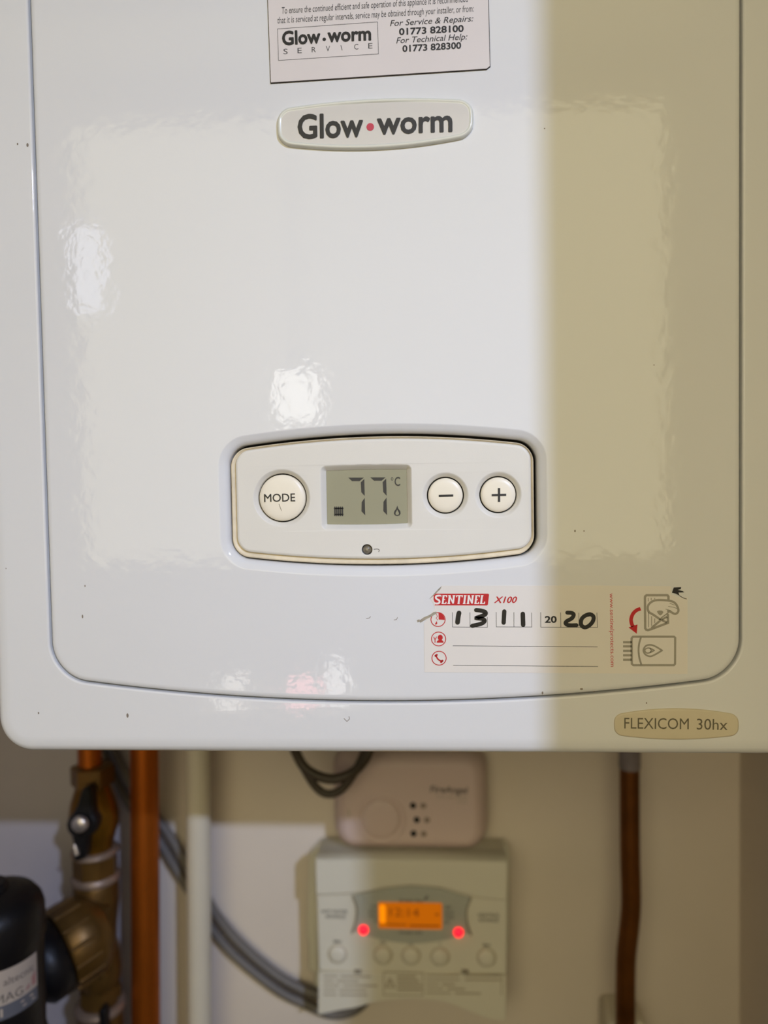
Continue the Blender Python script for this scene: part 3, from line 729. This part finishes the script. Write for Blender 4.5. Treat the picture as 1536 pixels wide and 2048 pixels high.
lt.add([cylpt(.25+x, z2-.008+z, lr+.0003) for x, z in ((0, 0), (.42, 0), (.42, .006), (0, .006))], [(0, 1, 2, 3)])
lt.build('label_pale_print', label_w, lab)

# ------------------------------------------------------------------ cables
def cable(name, pts, r, mat, label, cat='cable', group=None):
    P = [at(x, y, Y) for x, y, Y in pts]
    mb = MB().tube(P, r, 14, 8); o = mb.build(name, mat, None, P[0])
    o['label'] = label; o['category'] = cat
    if group: o['group'] = group
    return o
base = [(180, 1430), (222, 1515), (262, 1592), (318, 1660), (360, 1728), (398, 1790), (430, 1845), (482, 1905), (560, 1968), (640, 2000), (700, 1990)]
cable('cable', [(x+7, y-9, .289) for x, y in base], .0044, cable_m, 'grey cable running diagonally behind the pipes, upper of the pair')
b2_ = [(x-8, y+10) for x, y in base[:-3]] + [(556, 1980), (612, 2008), (660, 2028), (700, 2024), (728, 2004), (735, 1970)]
cable('cable', [(x, y, .290) for x, y in b2_], .0044, cable_m, 'grey cable running diagonally to a loop under the programmer, lower of the pair')
cable('cable', [(570, 1440, .22), (592, 1505, .225), (615, 1540, .225), (660, 1558, .225), (705, 1545, .225), (735, 1510, .22), (755, 1450, .22)], .0042, cable_d, 'dark cable looping just below the boiler, upper of two loops')
cable('cable', [(560, 1440, .235), (600, 1522, .235), (632, 1574, .235), (660, 1588, .235), (690, 1572, .235), (722, 1520, .235), (745, 1450, .235)], .0036, cable_d, 'dark cable looping below the boiler, lower of two loops')

# ------------------------------------------------------------------ heating programmer
PY = .250
pr_c = at(822, 1880, PY)
pg = root('heating_programmer', (pr_c.x, .299, at(822, 2030, PY).z), 'white heating programmer with orange screen and two red lights on the wall', 'thermostat')
def pl(l, Y=PY): return [A2(x, y, Y) for x, y in l]
def rbox(x0, y0, x1, y1, r, Y, **k):                    # pixel box to world rounded box
    a = A2(x0, y1, Y); b = A2(x1, y0, Y)
    return bulgebox(a[0], b[0], a[1], b[1], r, **k)
MB().plate(pl([(618, 1712), (640, 1688), (1010, 1690), (1019, 1700), (1019, 1900), (1012, 1905), (1012, 1975), (628, 1975), (630, 1945), (617, 1940), (617, 1882), (613, 1878)], .285),
           [(0, .2985), (0, .286), (.001, .285)], back=True).build('back_plate', prog_m, pg)
MB().plate(pl([(632, 1720), (1014, 1724), (1014, 1948), (637, 1942)]), [(0, .290), (0, PY+.001), (.001, PY)], back=True).build('front_case', prog_m, pg)
cv = pl([(631, 1718), (1015, 1722)], PY-.006) + [tuple(p) for p in catmull(pl([(1015, 1803), (960, 1797), (925, 1788), (880, 1776), (822, 1771), (775, 1775), (735, 1784), (690, 1789), (631, 1791)], PY-.006), 4)]
MB().plate(cv, [(0, PY+.010), (0, PY-.005), (.0012, PY-.006)], back=True).build('top_cover', prog_m, pg)
ov = pl([(708, 1790), (716, 1815), (714, 1845), (708, 1862)], PY-.0006) + [tuple(p) for p in catmull(pl([(708, 1862), (750, 1876), (790, 1884), (825, 1887), (865, 1884), (905, 1876), (938, 1866)], PY-.0006), 4)][1:] + pl([(932, 1845), (932, 1820), (942, 1795), (880, 1776), (822, 1771), (770, 1776)], PY-.0006)
MB().plate(ov, [(0, PY), (.0003, PY-.0012)]).build('screen_surround', prog_blue, pg, label='grey-blue oval screen surround')
for gp in ([(705, 1792), (713, 1815), (712, 1840), (704, 1866)], [(942, 1797), (933, 1820), (934, 1845), (942, 1870)]):
    MB().pxstroke(gp, 4, PY-.0014, smooth=5).build('curved_groove', prog_line, pg)
scn = MB().plate(rbox(757, 1807, 884, 1857, .0015, PY-.002, n=6, k=4), [(0, PY-.001), (0, PY-.0018), (.0002, PY-.002)]).build('screen', lcd_orange, pg, label='lit orange screen')
MB().poly(rbox(759, 1809, 771, 1846, .0018, PY-.0021, n=4, k=4), PY-.0021).build('screen_glow', lcd_hot, scn, label='brighter left end of the screen')
sg = MB(); Ys = PY-.0022
sg.text('12:14', (780, 1832), (838, 1834), 17, Ys, bold=-.005)
sg.pxstroke([(775, 1849), (812, 1850)], 3, Ys); sg.pxstroke([(820, 1851), (878, 1852)], 3.5, Ys); sg.pxstroke([(872, 1829), (876, 1829)], 4, Ys)
sg.build('screen_digits', lcd_brown, scn)
for i, (x, y) in enumerate(((727, 1859.5), (917, 1864.5))):
    p = at(x, y, PY-.0012); MB().lathe(p, (0, -1, 0), [(0, .0043), (.0016, .0040), (.0028, .0028), (.0034, .0008)], 24).build('indicator_light', led_m, pg, label='glowing red indicator light')
for i, (x, y, tx) in enumerate(((675, 1908, 'Select'), (766, 1910, 'On'), (822, 1911, 'Day'), (880, 1913, '+'), (973, 1915, 'Select'))):
    p = at(x, y, PY); gr = MB(); gr.lathe(p, (0, -1, 0), [(0, .0088), (.0004, .0086), (.0004, .0070), (0, .0068)], 36, cap=False)
    bb = MB().lathe(p, (0, -1, 0), [(0, .0072), (.0016, .0071), (.0024, .0062), (.0026, .003), (.0026, .0005)], 32).build('programmer_button', prog_m, pg)
    gr.build('button_ring', ring_m, bb)
    wv = 8 if len(tx) > 3 else (6 if len(tx) > 1 else 3)
    MB().text(tx, (x-wv, y-22), (x+wv, y-22), 7, PY-.0004, bold=.02).build('button_lettering', ink_grey if tx == '+' else label_t, bb)
YP = PY-.0003; YQ = PY-.0014
def word(t_, p0, p1, cap, Y): MB().text(t_, p0, p1, cap, Y, bold=.012).build('case_lettering', label_t, pg)
word('HOT WATER', (643, 1826), (695, 1827), 7, YP); word('ADVANCE', (651, 1836), (691, 1837), 7, YP)
word('HEATING', (956, 1833), (998, 1834), 7, YP); word('ADVANCE', (957, 1843), (997, 1844), 7, YP)
for k, (s_, x0_) in enumerate((('OFF', 743), ('ONCE', 737), ('TWICE', 737), ('ON', 748))): word(s_, (x0_, 1816+k*9.6), (755, 1816+k*9.6), 6, YQ)
for k, (s_, x1_) in enumerate((('OFF', 902), ('ONCE', 908), ('TWICE', 908), ('ON', 898))): word(s_, (888, 1818+k*9.8), (x1_, 1818+k*9.8), 6, YQ)
word('British Gas', (799, 1804), (846, 1805), 6.5, YQ); word('Model UP2', (799, 1868), (845, 1869), 6.5, YQ)
MB().pxpoly([(848, 1800), (850, 1794), (857, 1790), (855, 1797), (851, 1801)], YQ).build('flame_emblem', label_t, pg)
# drop-down flap with the instructions
YF = PY-.002
fp = pl([(637, 1944), (1012, 1950), (1012, 2042), (985, 2040), (962, 2033)], YF) + [tuple(p) for p in catmull(pl([(935, 2022), (890, 2005), (840, 1999), (790, 2000), (745, 2006), (710, 2016), (675, 2022), (636, 2030)], YF), 4)]
flap = MB().plate(fp, [(0, YF+.004), (0, YF+.0006), (.0005, YF)], back=True).build('instruction_flap', prog_m, pg, label='hinged flap with printed instructions')
ft = MB(); Yt = YF-.0002
for k, wq in enumerate((95, 70, 108, 86, 88)): ft.pxstroke([(647, 1952+k*9.3), (647+wq*.3, 1952.4+k*9.3)], 2.2, Yt, cap=False); ft.pxstroke([(650+wq*.33, 1952.5+k*9.3), (647+wq, 1953+k*9.3)], 2.6, Yt, cap=False)
for k, wq in enumerate((38, 44, 50, 50)): ft.pxstroke([(794, 1953+k*8.6), (794+wq, 1953.4+k*8.6)], 3.2, Yt, cap=False)
for k, wq in enumerate((148, 150, 58, 78, 110)): ft.pxstroke([(852, 1950+k*9), (852+wq*.45, 1950.5+k*9)], 2, Yt, cap=False); ft.pxstroke([(855+wq*.5, 1950.5+k*9), (852+wq, 1951+k*9)], 2.6, Yt, cap=False)
for a, b in (((767, 1944), (767, 1990)), ((767, 1990), (846, 1991)), ((846, 1991), (846, 1946)), ((846, 1946), (767, 1944)), ((1003, 1950), (1003, 1990))): ft.pxstroke([a, b], 1.4, Yt)
for a, b in (((771, 1974), (780, 1957)), ((780, 1957), (789, 1974)), ((789, 1974), (771, 1974))): ft.pxstroke([a, b], 2.2, Yt)
ft.pxstroke([(780, 1963), (780, 1969)], 2, Yt)
ft.build('instruction_print', prog_tint, flap)
for x in (716, 930):
    p = at(x, 1941, PY); MB().box(p.x-.003, p.x+.003, PY-.003, PY+.002, p.z-.0012, p.z+.0012).build('flap_hinge', prog_line, flap)

# ------------------------------------------------------------------ carbon monoxide alarm, standing on the programmer
AY = .262
al = root('carbon_monoxide_alarm', (at(826, 1710, AY).x, .29, at(826, 1710, AY).z), 'pinkish white rounded carbon monoxide alarm standing on top of the programmer', 'alarm')
ao = rbox(664, 1506, 977, 1709.5, .0215, AY, bt=.001, n=14, k=10)
ao = [(x, z) for x, z in ao]
MB().plate(ao, [(.001, .298), (0, .293), (0, AY+.025), (.0007, AY+.018), (.0025, AY+.011), (.0050, AY+.006), (.0080, AY+.0028), (.011, AY+.0008), (.0135, AY), (.014, AY)], back=True).build('alarm_body', alarm_m, al, wn=True)
c = at(762, 1637, AY)
MB().lathe(c, (0, -1, 0), [(-.001, .0232), (.0006, .0224), (.0012, .0205), (.0004, .0190), (-.0002, .0183)], 48, cap=False).build('speaker_ring', alarm_m, al)
MB().lathe(c, (0, -1, 0), [(-.001, .0180), (.0010, .0176), (.0018, .0150), (.0022, .0080), (.0023, .0004)], 48, cap=False).build('test_button', alarm_m, al, label='large round test button')
for i, (x, y) in enumerate(((826, 1611), (833.5, 1639.5), (827, 1667))):
    p = at(x, y, AY); MB().lathe(p, (0, -1, 0), [(-.001, .0029), (.0003, .0029), (.0006, .0015)], 18).build('indicator_hole', alarm_d, al, label='black indicator hole')
    p = at(x+20.5, y+.5, AY); MB().lathe(p, (0, -1, 0), [(-.001, .0027), (.0003, .0027), (.0005, .0014)], 18).build('indicator_lens', alarm_g, al, label='faint grey lens')
lt = MB(); lt.text('FireAngel', (860, 1584), (936, 1587), 13, AY-.0002, bold=.02, shear=.15); lt.build('alarm_lettering', label_t, al)
lt = MB(); lt.text('CO ALARM', (873, 1596), (934, 1598), 6, AY-.0002); lt.text('CO', (915, 1607), (934, 1607.5), 7, AY-.0002); lt.build('alarm_small_lettering', ink_grey, al)
MB().pxstroke([(697, 1619), (698, 1632)], 2.5, AY-.0002).build('side_mark', ink_grey, al)

for o in list(S.objects):
    if '_r' in o: del o['_r']
